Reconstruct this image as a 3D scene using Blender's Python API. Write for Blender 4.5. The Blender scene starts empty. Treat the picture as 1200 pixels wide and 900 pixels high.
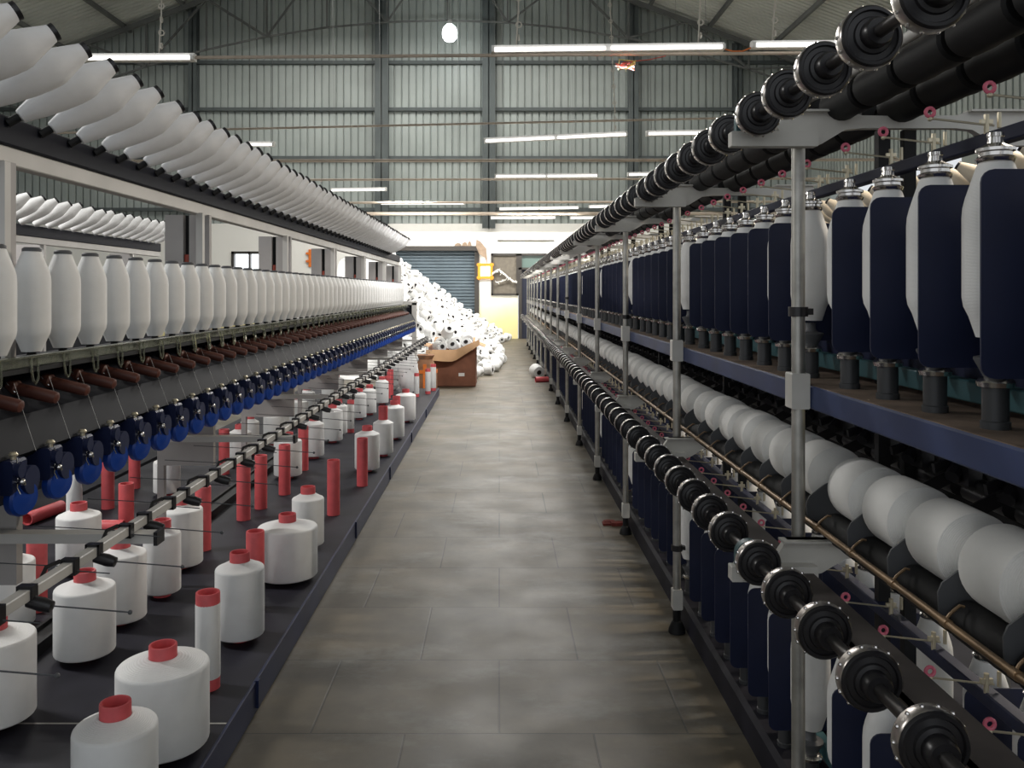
import bpy, bmesh, math, random
from mathutils import Vector, Matrix
PI = math.pi
random.seed(11)
C = bpy.context.scene.collection
SC = bpy.context.scene
H = 1.45                       # eye height
F = 1000.0                     # focal length in pixels of the 1200 px frame
VX, VY = 585.0, 342.0          # vanishing point of the aisle

# ------------------------------------------------------------------ materials
def mat(name, col, rough=.6, metal=0, noise=0, nscale=8, bump=0, bscale=40, spec=.5, trans=0, emit=0, sheen=0, ior=1.45):
    m = bpy.data.materials.new(name); m.use_nodes = True
    nt = m.node_tree; b = nt.nodes['Principled BSDF']
    b.inputs['Base Color'].default_value = (*col, 1)
    b.inputs['Roughness'].default_value = rough
    b.inputs['Metallic'].default_value = metal
    b.inputs['Specular IOR Level'].default_value = spec
    b.inputs['IOR'].default_value = ior
    if trans: b.inputs['Transmission Weight'].default_value = trans
    if sheen: b.inputs['Sheen Weight'].default_value = sheen
    if emit:
        b.inputs['Emission Color'].default_value = (*col, 1); b.inputs['Emission Strength'].default_value = emit
    if noise or bump:
        tc = nt.nodes.new('ShaderNodeTexCoord')
    if noise:
        n = nt.nodes.new('ShaderNodeTexNoise'); n.inputs['Scale'].default_value = nscale; n.inputs['Detail'].default_value = 6
        nt.links.new(tc.outputs['Object'], n.inputs['Vector'])
        r = nt.nodes.new('ShaderNodeValToRGB')
        r.color_ramp.elements[0].position = .3; r.color_ramp.elements[1].position = .7
        r.color_ramp.elements[0].color = (*[c * (1 - noise) for c in col], 1)
        r.color_ramp.elements[1].color = (*[min(1, c * (1 + noise)) for c in col], 1)
        nt.links.new(n.outputs['Fac'], r.inputs['Fac']); nt.links.new(r.outputs['Color'], b.inputs['Base Color'])
    if bump:
        n2 = nt.nodes.new('ShaderNodeTexNoise'); n2.inputs['Scale'].default_value = bscale; n2.inputs['Detail'].default_value = 4
        nt.links.new(tc.outputs['Object'], n2.inputs['Vector'])
        bp = nt.nodes.new('ShaderNodeBump'); bp.inputs['Strength'].default_value = bump; bp.inputs['Distance'].default_value = .01
        nt.links.new(n2.outputs['Fac'], bp.inputs['Height']); nt.links.new(bp.outputs['Normal'], b.inputs['Normal'])
    return m

def yarn_mat(name, col, axis='Z', scale=160):
    m = bpy.data.materials.new(name); m.use_nodes = True
    nt = m.node_tree; b = nt.nodes['Principled BSDF']
    b.inputs['Roughness'].default_value = .55; b.inputs['Sheen Weight'].default_value = .15
    tc = nt.nodes.new('ShaderNodeTexCoord')
    w = nt.nodes.new('ShaderNodeTexWave'); w.wave_type = 'BANDS'; w.bands_direction = axis
    w.inputs['Scale'].default_value = scale; w.inputs['Distortion'].default_value = 2.5; w.inputs['Detail'].default_value = 3
    nt.links.new(tc.outputs['Object'], w.inputs['Vector'])
    n = nt.nodes.new('ShaderNodeTexNoise'); n.inputs['Scale'].default_value = 14; n.inputs['Detail'].default_value = 5
    nt.links.new(tc.outputs['Object'], n.inputs['Vector'])
    r = nt.nodes.new('ShaderNodeValToRGB')
    r.color_ramp.elements[0].position = .25; r.color_ramp.elements[1].position = .65
    r.color_ramp.elements[0].color = (*[c * .92 for c in col], 1); r.color_ramp.elements[1].color = (*col, 1)
    nt.links.new(n.outputs['Fac'], r.inputs['Fac']); nt.links.new(r.outputs['Color'], b.inputs['Base Color'])
    bp = nt.nodes.new('ShaderNodeBump'); bp.inputs['Strength'].default_value = .35; bp.inputs['Distance'].default_value = .002
    nt.links.new(w.outputs['Fac'], bp.inputs['Height']); nt.links.new(bp.outputs['Normal'], b.inputs['Normal'])
    return m

M = {}
M['yarn'] = yarn_mat('white yarn', (.82, .82, .81))
M['yarn_y'] = yarn_mat('white yarn lying', (.84, .83, .80), 'Y')
M['yarn_x'] = yarn_mat('white yarn slanted', (.82, .82, .83))
M['yarn_tan'] = yarn_mat('tan yarn', (.62, .54, .42))
M['hole'] = mat('tube hole', (.02, .018, .018), .7)
M['pink'] = mat('pink plastic tube', (.62, .10, .11), .42, noise=.12, nscale=20)
M['pinkey'] = mat('pink ceramic', (.72, .16, .24), .25)
M['navy'] = mat('navy painted shield', (.009, .014, .046), .55, noise=.15, nscale=6)
M['bluebeam'] = mat('blue painted beam', (.027, .043, .115), .5, noise=.2, nscale=5)
M['blue'] = mat('bright blue plastic', (.008, .05, .30), .4)
M['darkblue'] = mat('dark blue plastic', (.010, .016, .055), .45)
M['black'] = mat('black rubber', (.010, .010, .011), .6, spec=.3, noise=.3, nscale=12)
M['blackface'] = mat('black plastic', (.018, .017, .019), .32)
M['steel'] = mat('galvanised steel', (.42, .41, .38), .42, .75, noise=.25, nscale=14)
M['chrome'] = mat('chrome', (.70, .68, .66), .2, 1)
M['rim'] = mat('polished rim', (.45, .42, .40), .28, .9)
M['shaft'] = mat('dark steel shaft', (.09, .085, .085), .35, .8)
M['brass'] = mat('brass rod', (.30, .20, .115), .38, .6, noise=.25, nscale=10)
M['brassfit'] = mat('pale brass fitting', (.62, .56, .42), .35, .6)
M['bracket'] = mat('pale grey painted sheet', (.60, .585, .545), .5, noise=.08, nscale=10)
M['cream'] = mat('cream painted steel', (.55, .535, .51), .5, noise=.08, nscale=5)
M['panelgrey'] = mat('grey painted frame', (.36, .34, .33), .55, noise=.1, nscale=4)
M['teal'] = mat('teal casting', (.035, .10, .115), .45)
M['dust'] = mat('dusty brown deck', (.16, .115, .085), .8, noise=.4, nscale=9, bump=.2)
M['dustrail'] = mat('dusty dark rail', (.070, .058, .054), .7, noise=.35, nscale=7)
M['charcoal'] = mat('charcoal platform', (.012, .0115, .018), .6, spec=.25, noise=.35, nscale=5)
M['greyplate'] = mat('grey cradle plate', (.085, .088, .095), .5)
M['apron'] = mat('dark apron', (.0085, .0095, .014), .65, spec=.15, noise=.2, nscale=3)
M['beamdark'] = mat('dark creel beam', (.009, .010, .017), .6, spec=.2, noise=.15, nscale=4)
M['redbrown'] = mat('brown roller', (.10, .036, .026), .4, noise=.25, nscale=12)
M['clear'] = mat('clear plastic', (.50, .52, .42), .15, trans=.85, ior=1.3)
M['redpipe'] = mat('red pipe', (.30, .05, .03), .5)
M['whiteplate'] = mat('white plastic', (.72, .70, .66), .4)
M['lampwhite'] = mat('lamp housing', (.86, .85, .82), .5)
M['wood'] = mat('pipe paint', (.50, .42, .34), .6, noise=.15, nscale=3)
M['rope'] = mat('chain', (.55, .52, .46), .7)
M['truss'] = mat('truss steel', (.13, .135, .13), .6, noise=.2, nscale=2)
M['colsteel'] = mat('column paint', (.085, .10, .10), .6, noise=.15, nscale=2)
M['carton'] = mat('carton outside', (.20, .080, .045), .75, noise=.2, nscale=6)
M['cartonin'] = mat('carton inside', (.45, .27, .14), .8, noise=.1, nscale=6)
M['orange'] = mat('orange band', (.75, .19, .03), .5)
M['bag'] = mat('milky plastic film', (.85, .85, .84), .25)
M['sack'] = mat('brown sack', (.30, .15, .08), .8, noise=.25, nscale=10)
M['shutter'] = mat('shutter paint', (.115, .15, .175), .5, noise=.12, nscale=2)
M['frame'] = mat('dark frame', (.05, .045, .04), .5)
M['mesh'] = mat('screen mesh', (.17, .15, .12), .8, noise=.15, nscale=10)
M['doornavy'] = mat('door paint', (.02, .024, .045), .5)
M['tinsel'] = mat('tinsel', (.9, .88, .84), .3, .3)

def emit_mat(name, col, s):
    m = bpy.data.materials.new(name); m.use_nodes = True
    nt = m.node_tree; nt.nodes.remove(nt.nodes['Principled BSDF'])
    e = nt.nodes.new('ShaderNodeEmission'); e.inputs['Color'].default_value = (*col, 1); e.inputs['Strength'].default_value = s
    nt.links.new(e.outputs[0], nt.nodes['Material Output'].inputs[0]); return m
M['tube_on'] = emit_mat('fluorescent tube', (1, .98, .95), 3.0)
M['bulb_on'] = emit_mat('bulb glass', (.95, 1, 1), 30)
M['lamp_on'] = emit_mat('warm lamp', (1, .72, .25), 6)
M['lamp_core'] = emit_mat('warm lamp core', (1, .86, .55), 4)
M['sky_pane'] = emit_mat('daylight pane', (.92, .96, 1), 3)

def floor_mat():
    m = bpy.data.materials.new('stone slab floor'); m.use_nodes = True
    nt = m.node_tree; b = nt.nodes['Principled BSDF']; L = nt.links.new
    tc = nt.nodes.new('ShaderNodeTexCoord')
    br = nt.nodes.new('ShaderNodeTexBrick'); br.inputs['Scale'].default_value = 1
    br.inputs['Brick Width'].default_value = .62; br.inputs['Row Height'].default_value = .56
    br.inputs['Mortar Size'].default_value = .004; br.inputs['Mortar Smooth'].default_value = .3
    br.inputs['Color1'].default_value = (.114, .096, .067, 1); br.inputs['Color2'].default_value = (.095, .080, .056, 1)
    br.inputs['Mortar'].default_value = (.045, .040, .031, 1); br.inputs['Bias'].default_value = 0
    L(tc.outputs['Object'], br.inputs['Vector'])
    n = nt.nodes.new('ShaderNodeTexNoise'); n.inputs['Scale'].default_value = 2.2; n.inputs['Detail'].default_value = 8; n.inputs['Roughness'].default_value = .65
    L(tc.outputs['Object'], n.inputs['Vector'])
    r = nt.nodes.new('ShaderNodeValToRGB'); r.color_ramp.elements[0].position = .3; r.color_ramp.elements[1].position = .75
    r.color_ramp.elements[0].color = (.46, .48, .48, 1); r.color_ramp.elements[1].color = (1.4, 1.33, 1.2, 1)
    L(n.outputs['Fac'], r.inputs['Fac'])
    mx = nt.nodes.new('ShaderNodeMix'); mx.data_type = 'RGBA'; mx.blend_type = 'MULTIPLY'; mx.inputs[0].default_value = 1
    L(br.outputs['Color'], mx.inputs[6]); L(r.outputs['Color'], mx.inputs[7])
    n3 = nt.nodes.new('ShaderNodeTexNoise'); n3.inputs['Scale'].default_value = 1.5; n3.inputs['Detail'].default_value = 9; n3.inputs['Roughness'].default_value = .7
    mp = nt.nodes.new('ShaderNodeMapping'); mp.inputs['Scale'].default_value = (1, 1.6, 1); mp.inputs['Location'].default_value = (3.1, 1.7, 0)
    L(tc.outputs['Object'], mp.inputs[0]); L(mp.outputs[0], n3.inputs['Vector'])
    r3 = nt.nodes.new('ShaderNodeValToRGB'); r3.color_ramp.elements[0].position = .52; r3.color_ramp.elements[1].position = .72
    r3.color_ramp.elements[0].color = (0, 0, 0, 1); r3.color_ramp.elements[1].color = (.75, .75, .75, 1)
    L(n3.outputs['Fac'], r3.inputs['Fac'])
    mx2 = nt.nodes.new('ShaderNodeMix'); mx2.data_type = 'RGBA'; mx2.inputs[7].default_value = (.19, .187, .17, 1)
    L(r3.outputs['Color'], mx2.inputs[0]); L(mx.outputs[2], mx2.inputs[6]); L(mx2.outputs[2], b.inputs['Base Color'])
    n2 = nt.nodes.new('ShaderNodeTexNoise'); n2.inputs['Scale'].default_value = 3; n2.inputs['Detail'].default_value = 5
    L(tc.outputs['Object'], n2.inputs['Vector'])
    mr = nt.nodes.new('ShaderNodeMapRange'); mr.inputs[3].default_value = .38; mr.inputs[4].default_value = .68
    L(n2.outputs['Fac'], mr.inputs[0]); L(mr.outputs[0], b.inputs['Roughness'])
    bp = nt.nodes.new('ShaderNodeBump'); bp.inputs['Strength'].default_value = .25; bp.inputs['Distance'].default_value = .004
    L(br.outputs['Fac'], bp.inputs['Height']); bp.invert = True; L(bp.outputs['Normal'], b.inputs['Normal'])
    return m
M['floor'] = floor_mat()

def plaster_mat():
    # white lime wash above, yellow painted dado with a ragged upper edge below
    m = bpy.data.materials.new('painted plaster'); m.use_nodes = True
    nt = m.node_tree; b = nt.nodes['Principled BSDF']; L = nt.links.new; b.inputs['Roughness'].default_value = .85
    tc = nt.nodes.new('ShaderNodeTexCoord'); sp = nt.nodes.new('ShaderNodeSeparateXYZ'); L(tc.outputs['Object'], sp.inputs[0])
    n = nt.nodes.new('ShaderNodeTexNoise'); n.inputs['Scale'].default_value = 1.3; n.inputs['Detail'].default_value = 7
    L(tc.outputs['Object'], n.inputs['Vector'])
    a = nt.nodes.new('ShaderNodeMath'); a.operation = 'MULTIPLY_ADD'; a.inputs[1].default_value = 1.1; L(n.outputs['Fac'], a.inputs[0]); L(sp.outputs[2], a.inputs[2])
    r = nt.nodes.new('ShaderNodeValToRGB'); mr = nt.nodes.new('ShaderNodeMapRange'); mr.inputs[1].default_value = 1.0; mr.inputs[2].default_value = 2.2
    L(a.outputs[0], mr.inputs[0]); L(mr.outputs[0], r.inputs['Fac'])
    r.color_ramp.elements[0].color = (.84, .75, .38, 1); r.color_ramp.elements[1].color = (.90, .89, .84, 1)
    L(r.outputs['Color'], b.inputs['Base Color'])
    return m
M['plaster'] = plaster_mat()
M['cladding'] = mat('corrugated sheet', (.335, .37, .352), .45, noise=.14, nscale=.8)
M['roof'] = mat('roof sheet', (.50, .51, .465), .5, noise=.15, nscale=.8)

# ------------------------------------------------------------------ mesh builder
class MB:
    def __init__(s): s.v = []; s.f = []; s.sm = []; s.mi = []
    def face(s, idx, smooth=False, mi=0): s.f.append(tuple(idx)); s.sm.append(smooth); s.mi.append(mi)
    def box(s, x0, x1, y0, y1, z0, z1, mi=0):
        b = len(s.v)
        for z in (z0, z1):
            s.v += [(x0, y0, z), (x1, y0, z), (x1, y1, z), (x0, y1, z)]
        for q in ((3,2,1,0),(4,5,6,7),(0,1,5,4),(1,2,6,5),(2,3,7,6),(3,0,4,7)): s.face([b+i for i in q], False, mi)
        return s
    def cbox(s, x0, x1, y0, y1, z0, z1, c=.003, mi=0):
        """box with chamfered edges along its longest direction's profile (8-sided in XZ, extruded in Y) """
        p = [(x0+c,z0),(x1-c,z0),(x1,z0+c),(x1,z1-c),(x1-c,z1),(x0+c,z1),(x0,z1-c),(x0,z0+c)]
        return s.prism(p, 'y', y0, y1, mi)
    def prism(s, poly, axis, a, b, mi=0):
        n = len(poly); base = len(s.v)
        def P(p, t):
            if axis == 'y': return (p[0], t, p[1])
            if axis == 'x': return (t, p[0], p[1])
            return (p[0], p[1], t)
        s.v += [P(p, a) for p in poly] + [P(p, b) for p in poly]
        s.face([base+i for i in range(n)], False, mi); s.face([base+n+i for i in reversed(range(n))], False, mi)
        for i in range(n):
            j = (i+1) % n
            s.face((base+j, base+i, base+n+i, base+n+j), False, mi)
        return s
    def lathe(s, prof, o=(0,0,0), ax=(0,0,1), seg=20, mi=0, mis=None, smooth=True):
        a = Vector(ax).normalized(); o = Vector(o)
        u = a.orthogonal().normalized(); w = a.cross(u)
        rings = []
        for r, t in prof:
            c = o + a*t
            if r < 1e-6:
                rings.append([len(s.v)]); s.v.append(tuple(c))
            else:
                st = len(s.v)
                for k in range(seg):
                    th = 2*PI*k/seg
                    s.v.append(tuple(c + (u*math.cos(th) + w*math.sin(th))*r))
                rings.append(list(range(st, st+seg)))
        for i in range(len(rings)-1):
            A, B = rings[i], rings[i+1]; m = mis[i] if mis else mi
            for k in range(seg):
                j = (k+1) % seg
                if len(A) == 1 and len(B) == 1: continue
                if len(A) == 1: s.face((A[0], B[j], B[k]), smooth, m)
                elif len(B) == 1: s.face((A[k], A[j], B[0]), smooth, m)
                else: s.face((A[k], A[j], B[j], B[k]), smooth, m)
        return s
    def cyl(s, p0, p1, r, seg=12, mi=0, r1=None):
        p0, p1 = Vector(p0), Vector(p1); d = p1-p0
        r1 = r if r1 is None else r1
        return s.lathe([(0,0),(r,0),(r1,d.length),(0,d.length)], p0, d, seg, mi)
    def tube(s, pts, r, seg=8, closed=False, mi=0):
        pts = [Vector(p) for p in pts]; n = len(pts); rings = []
        pu = None
        for i in range(n):
            if closed: d = pts[(i+1) % n] - pts[i-1]
            else: d = pts[min(i+1, n-1)] - pts[max(i-1, 0)]
            d.normalize()
            u = d.orthogonal().normalized() if pu is None else (pu - d*pu.dot(d)).normalized()
            pu = u; w = d.cross(u); st = len(s.v)
            for k in range(seg):
                th = 2*PI*k/seg; s.v.append(tuple(pts[i] + (u*math.cos(th)+w*math.sin(th))*r))
            rings.append(range(st, st+seg))
        for i in range(n if closed else n-1):
            A, B = rings[i], rings[(i+1) % n]
            for k in range(seg):
                j = (k+1) % seg; s.face((A[k], A[j], B[j], B[k]), True, mi)
        if not closed:
            s.face(list(reversed(rings[0])), False, mi); s.face(list(rings[-1]), False, mi)
        return s
    def torus(s, c, ax, R, r, seg=16, rs=8, mi=0):
        a = Vector(ax).normalized(); u = a.orthogonal().normalized(); w = a.cross(u); c = Vector(c)
        return s.tube([c + (u*math.cos(2*PI*k/seg)+w*math.sin(2*PI*k/seg))*R for k in range(seg)], r, rs, True, mi)
    def sphere(s, c, r, seg=12, ring=8, mi=0, sz=1):
        return s.lathe([(r*math.sin(PI*i/ring), -r*sz*math.cos(PI*i/ring)) for i in range(ring+1)], c, (0,0,1), seg, mi)
    def add(s, o, mx=None):
        b = len(s.v)
        s.v += [tuple(mx @ Vector(p)) for p in o.v] if mx else list(o.v)
        s.f += [tuple(b+i for i in f) for f in o.f]; s.sm += o.sm; s.mi += o.mi
        return s
    def bar(s, p0, p1, w, h, mi=0):
        """rectangular bar between two points"""
        p0, p1 = Vector(p0), Vector(p1); d = (p1-p0).normalized()
        up = Vector((0,0,1)) if abs(d.z) < .95 else Vector((0,1,0))
        x = d.cross(up).normalized(); y = x.cross(d); b = len(s.v)
        for p in (p0, p1):
            for sx, sy in ((-1,-1),(1,-1),(1,1),(-1,1)): s.v.append(tuple(p + x*sx*w/2 + y*sy*h/2))
        for q in ((0,1,2,3),(7,6,5,4),(0,4,5,1),(1,5,6,2),(2,6,7,3),(3,7,4,0)): s.face([b+i for i in q], False, mi)
        return s
    def mesh(s, name, mats):
        me = bpy.data.meshes.new(name)
        me.from_pydata(s.v, [], s.f)
        me.polygons.foreach_set('use_smooth', s.sm); me.polygons.foreach_set('material_index', s.mi)
        for m in (mats if isinstance(mats, (list, tuple)) else [mats]): me.materials.append(M[m])
        bm = bmesh.new(); bm.from_mesh(me); bmesh.ops.recalc_face_normals(bm, faces=bm.faces); bm.to_mesh(me); bm.free()
        try: me.set_sharp_from_angle(angle=math.radians(38))
        except Exception: pass
        me.update(); return me

def link(name, me, parent=None, loc=None):
    o = bpy.data.objects.new(name, me); C.objects.link(o)
    if parent: o.parent = parent
    if loc is not None: o.location = loc
    return o
def obj(name, mb, mats, parent=None, loc=None): return link(name, mb.mesh(name, mats), parent, loc)
def tag(o, label, cat, group=None, kind=None):
    o['label'] = label; o['category'] = cat
    if group: o['group'] = group
    if kind: o['kind'] = kind
    return o
def empty(name, loc=(0,0,0)):
    o = bpy.data.objects.new(name, None); C.objects.link(o); o.location = loc; o.empty_display_size = .1; return o
def struct(name, mb, mats, loc=None):
    o = obj(name, mb, mats, None, loc); o['kind'] = 'structure'; return o
def repeat(name, mb, mats, parent, offs, keep=100, sub=None):
    """one part repeated at offsets: the first `keep` (nearest) as parts of their own, the rest as one"""
    me = mb.mesh(name, mats); out = []
    for q in offs[:keep]:
        o = link(name, me, parent, q); out.append(o)
    rest = offs[keep:]
    if rest:
        r = MB()
        for q in rest: r.add(mb, Matrix.Translation(q))
        o = obj(name + '_row', r, mats, parent); o['kind'] = 'stuff'
    return out
ORD = ['first','second','third','fourth','fifth','sixth','seventh','eighth','ninth','tenth','eleventh','twelfth','thirteenth','fourteenth','fifteenth','sixteenth']
def px(x, y, Y): return Vector(((x-VX)*Y/F, Y, H-(y-VY)*Y/F))

# ------------------------------------------------------------------ setting
YB = 26.4
XL, XR = -16.5, 9.7
RX, RZ, RS = -2.5, 12.9, .37
struct('floor', MB().box(XL-.3, XR+.3, -7, YB+.3, -.2, 0), 'floor')
# back wall: plaster below, corrugated sheet above
holes = [(-3.36, -.66, 0, 2.8), (.58, 1.45, 0, 2.62), (-.24, .58, 1.35, 2.62), (-8.25, -7.2, 1.95, 2.65)]
wb = MB()
xs = sorted({XL, XR} | {h[i] for h in holes for i in (0, 1)}); zs = sorted({0, 3.56} | {h[i] for h in holes for i in (2, 3)})
for i in range(len(xs)-1):
    for k in range(len(zs)-1):
        cx, cz = (xs[i]+xs[i+1])/2, (zs[k]+zs[k+1])/2
        if any(h[0] < cx < h[1] and h[2] < cz < h[3] for h in holes): continue
        wb.box(xs[i], xs[i+1], YB, YB+.25, zs[k], zs[k+1])
struct('wall_back', wb, 'plaster')
def roofz(x): return RZ - RS*abs(x-RX)
cl = MB()
x = XL
while x < XR:
    x1 = min(x+.225, XR)
    prof = [(x, YB+.10), (x+.17, YB+.10), (x+.185, YB+.155), (x+.21, YB+.155), (x1, YB+.10)]
    for (a, ya), (b_, yb) in zip(prof, prof[1:]):
        if b_ <= a: continue
        n = len(cl.v); cl.v += [(a, ya, 3.5), (b_, yb, 3.5), (b_, yb, roofz(b_)), (a, ya, roofz(a))]; cl.face((n, n+1, n+2, n+3))
    x += .225
struct('wall_back_cladding', cl, 'cladding')
for n, (sx, nm) in enumerate(((XL, 'wall_left'), (XR, 'wall_right'))):
    w = MB(); t = .25 if sx > 0 else -.25
    a, b_ = min(sx, sx+t), max(sx, sx+t); zt = roofz(sx)
    w.box(a, b_, -7, YB+.25, 0, 2.2); w.box(a, b_, -7, YB+.25, 4.6, zt)
    for yy in range(-7, 27, 4): w.box(a, b_, yy, yy+.9, 2.2, 4.6)
    xi = a-.03 if sx > 0 else b_
    for q in range(150):
        yy = -7+.22*q
        w.box(xi, xi+.03, yy, yy+.04, 4.6, zt-.1, 1); w.box(xi, xi+.03, yy, yy+.04, .9, 2.2, 1)
    for q in range(len(w.mi)):
        w.mi[q] = 1 if min(w.v[i][2] for i in w.f[q]) >= 2.1 else w.mi[q]
    struct(nm, w, ['plaster', 'cladding'])
rf = MB()
for sg in (-1, 1):
    xe = XL-.4 if sg < 0 else XR+.4
    y = -7.0
    while y < YB+.3:
        for (ya, za), (yb, zb) in (((y, 0), (y+.13, 0)), ((y+.13, 0), (y+.15, .04)), ((y+.15, .04), (y+.18, .04)), ((y+.18, .04), (y+.2, 0))):
            n = len(rf.v)
            rf.v += [(RX, ya, RZ+za), (xe, ya, roofz(xe)+za), (xe, yb, roofz(xe)+zb), (RX, yb, RZ+zb)]; rf.face((n, n+1, n+2, n+3))
        y += .2
struct('ceiling', rf, 'roof')
# purlins under the roof
for n, xx in enumerate([-13.2, -11.4, -9.6, -7.8, -6.0, -4.2, -.8, 1.0, 2.8, 4.6, 6.4, 8.2]):
    z = roofz(xx)-.08
    struct('trim_%d' % (n+1), MB().box(xx-.04, xx+.04, -7, YB, z-.07, z+.06), 'truss')
# steel columns and girts of the gable wall
for n, (xa, xb) in enumerate(((-9.55, -9.3), (-3.82, -3.42), (-.52, -.12), (3.98, 4.28), (7.22, 7.45))):
    c = MB(); zt = roofz((xa+xb)/2)-.1; y0, y1 = YB-.2, YB+.08
    c.box(xa, xb, y0, y0+.025, 3.4, zt); c.box(xa, xb, y1-.02, y1, 3.4, zt); c.box((xa+xb)/2-.015, (xa+xb)/2+.015, y0, y1, 3.4, zt)
    struct('trim_%d' % (n+20), c, 'colsteel')
for n, z in enumerate((4.0, 5.6, 7.1, 8.55)):
    struct('trim_%d' % (n+30), MB().box(max(XL, RX-(RZ-z)/RS), min(XR, RX+(RZ-z)/RS), YB-.04, YB+.09, z-.05, z+.05), 'colsteel')
# roof trusses: arched bottom chord, rafter, web
def truss(nm, Y):
    t = MB()
    def chord(x): return 9.69 - .0172*(x+1.7)**2
    X = [XL+.3+i*(XR-XL-.6)/14 for i in range(15)]
    for a, b_ in zip(X, X[1:]):
        t.bar((a, Y, chord(a)), (b_, Y, chord(b_)), .05, .05)
        t.bar((a, Y, roofz(a)-.2), (b_, Y, roofz(b_)-.2) if (a < RX < b_) is False else (RX, Y, RZ-.2), .10, .14)
        if a < RX < b_: t.bar((RX, Y, RZ-.2), (b_, Y, roofz(b_)-.2), .10, .14)
    for i, a in enumerate(X):
        if roofz(a)-.2 - chord(a) > .25: t.bar((a, Y, chord(a)), (a, Y, roofz(a)-.2), .05, .05)
        if i+1 < len(X):
            b_ = X[i+1]
            if i % 2: t.bar((a, Y, chord(a)), (b_, Y, roofz(b_)-.2), .05, .05)
            else: t.bar((a, Y, roofz(a)-.2), (b_, Y, chord(b_)), .07, .07)
    struct(nm, t, 'truss')
truss('trim_40', 25.9); truss('trim_42', 18.5)

# rolling shutter, screened window, door, far window
d1 = struct('door_1', MB().prism([(.0+ (0.018 if i % 2 else 0), 0) for i in range(1)] or [], 'x', 0, 1) if False else MB().box(-3.34, -.72, YB+.12, YB+.15, 0, 2.72), 'shutter')
sl = MB(); z = 0
while z < 2.7:
    sl.prism([(YB+.12, z), (YB+.085, z+.02), (YB+.085, z+.075), (YB+.12, z+.095)], 'x', -3.34, -.74); z += .1
obj('slats', sl, 'shutter', d1)
gf = MB().box(-.76, -.62, YB-.05, YB+.12, 0, 2.78); gf.box(-3.4, -3.28, YB-.05, YB+.12, 0, 2.78); gf.box(-3.42, -.6, YB-.14, YB+.12, 2.72, 2.86)
obj('guide_frame', gf, 'frame', d1)
w1 = struct('window_1', MB().box(-.2, .54, YB+.02, YB+.035, 1.38, 2.58), 'mesh')
wf = MB()
for a in ((-.25, -.19, 1.34, 2.64), (.53, .61, 1.34, 2.64), (-.25, .61, 1.34, 1.40), (-.25, .61, 2.57, 2.64)): wf.box(a[0], a[1], YB-.04, YB+.12, a[2], a[3])
obj('window_frame', wf, 'frame', w1)
d2 = struct('door_2', MB().box(.70, 1.42, YB+.05, YB+.09, 0, 2.16), 'doornavy')
df = MB().box(.60, .70, YB-.05, YB+.12, 0, 2.62).box(1.40, 1.47, YB-.05, YB+.12, 0, 2.62).box(.6, 1.47, YB-.05, YB+.12, 2.14, 2.2).box(.6, 1.47, YB-.05, YB+.12, 2.57, 2.64)
obj('door_frame', df, 'frame', d2)
M['transom'] = mat('green glass', (.13, .19, .17), .2)
obj('transom_pane', MB().box(.70, 1.40, YB+.04, YB+.05, 2.2, 2.57), 'transom', d2)
w2 = struct('window_2', MB().box(-8.22, -7.23, YB+.15, YB+.16, 1.97, 2.63), 'sky_pane')
wf = MB().box(-8.28, -8.2, YB-.03, YB+.15, 1.9, 2.7).box(-7.25, -7.17, YB-.03, YB+.15, 1.9, 2.7).box(-8.28, -7.17, YB-.03, YB+.15, 1.9, 1.98).box(-8.28, -7.17, YB-.03, YB+.15, 2.62, 2.7).box(-7.75, -7.70, YB-.03, YB+.15, 1.9, 2.7)
obj('window_frame', wf, 'frame', w2)
struct('trim_50', MB().box(-.05, 1.7, YB-.05, YB, 3.02, 3.05), 'frame')

# ------------------------------------------------------------------ bobbin shapes
def bobbin_prof(h, r, rn):           # tapered both ends
    return [(rn*.55, 0), (rn*1.25, 0), (r*.80, h*.12), (r*.95, h*.175), (r, h*.23), (r, h*.69), (r*.975, h*.745), (r*.90, h*.80), (rn*1.2, h*.985), (rn, h), (rn*.5, h)]
def make_bobbin(h, r, rn, seg=24): return MB().lathe(bobbin_prof(h, r, rn), seg=seg)

# ------------------------------------------------------------------ right machine (shielded two-tier twister)
TW = empty('twisting_machine', (1.016, 2.16, 0)); tag(TW, 'long two-tier twisting machine with navy shields and galvanised posts', 'machine')
TWI = Matrix.Translation((-1.016, -2.16, 0))
class TWP:                     # parts are written in world coordinates and shifted to the root
    pass
def tw(name, mb, mats, parent=None, loc=None):
    o = obj(name, mb, mats, parent or TW, loc)
    if parent is None and loc is None: o.location = (-1.016, -2.16, 0)
    return o
CX = 1.016
PS, Y0, PIT = 1.476, 2.16, .2109
NP = 15
POSTY = [Y0+PS*k for k in range(NP)]
YN, YE = .75, 23.4
def mirror(x): return 2*CX-x
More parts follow.
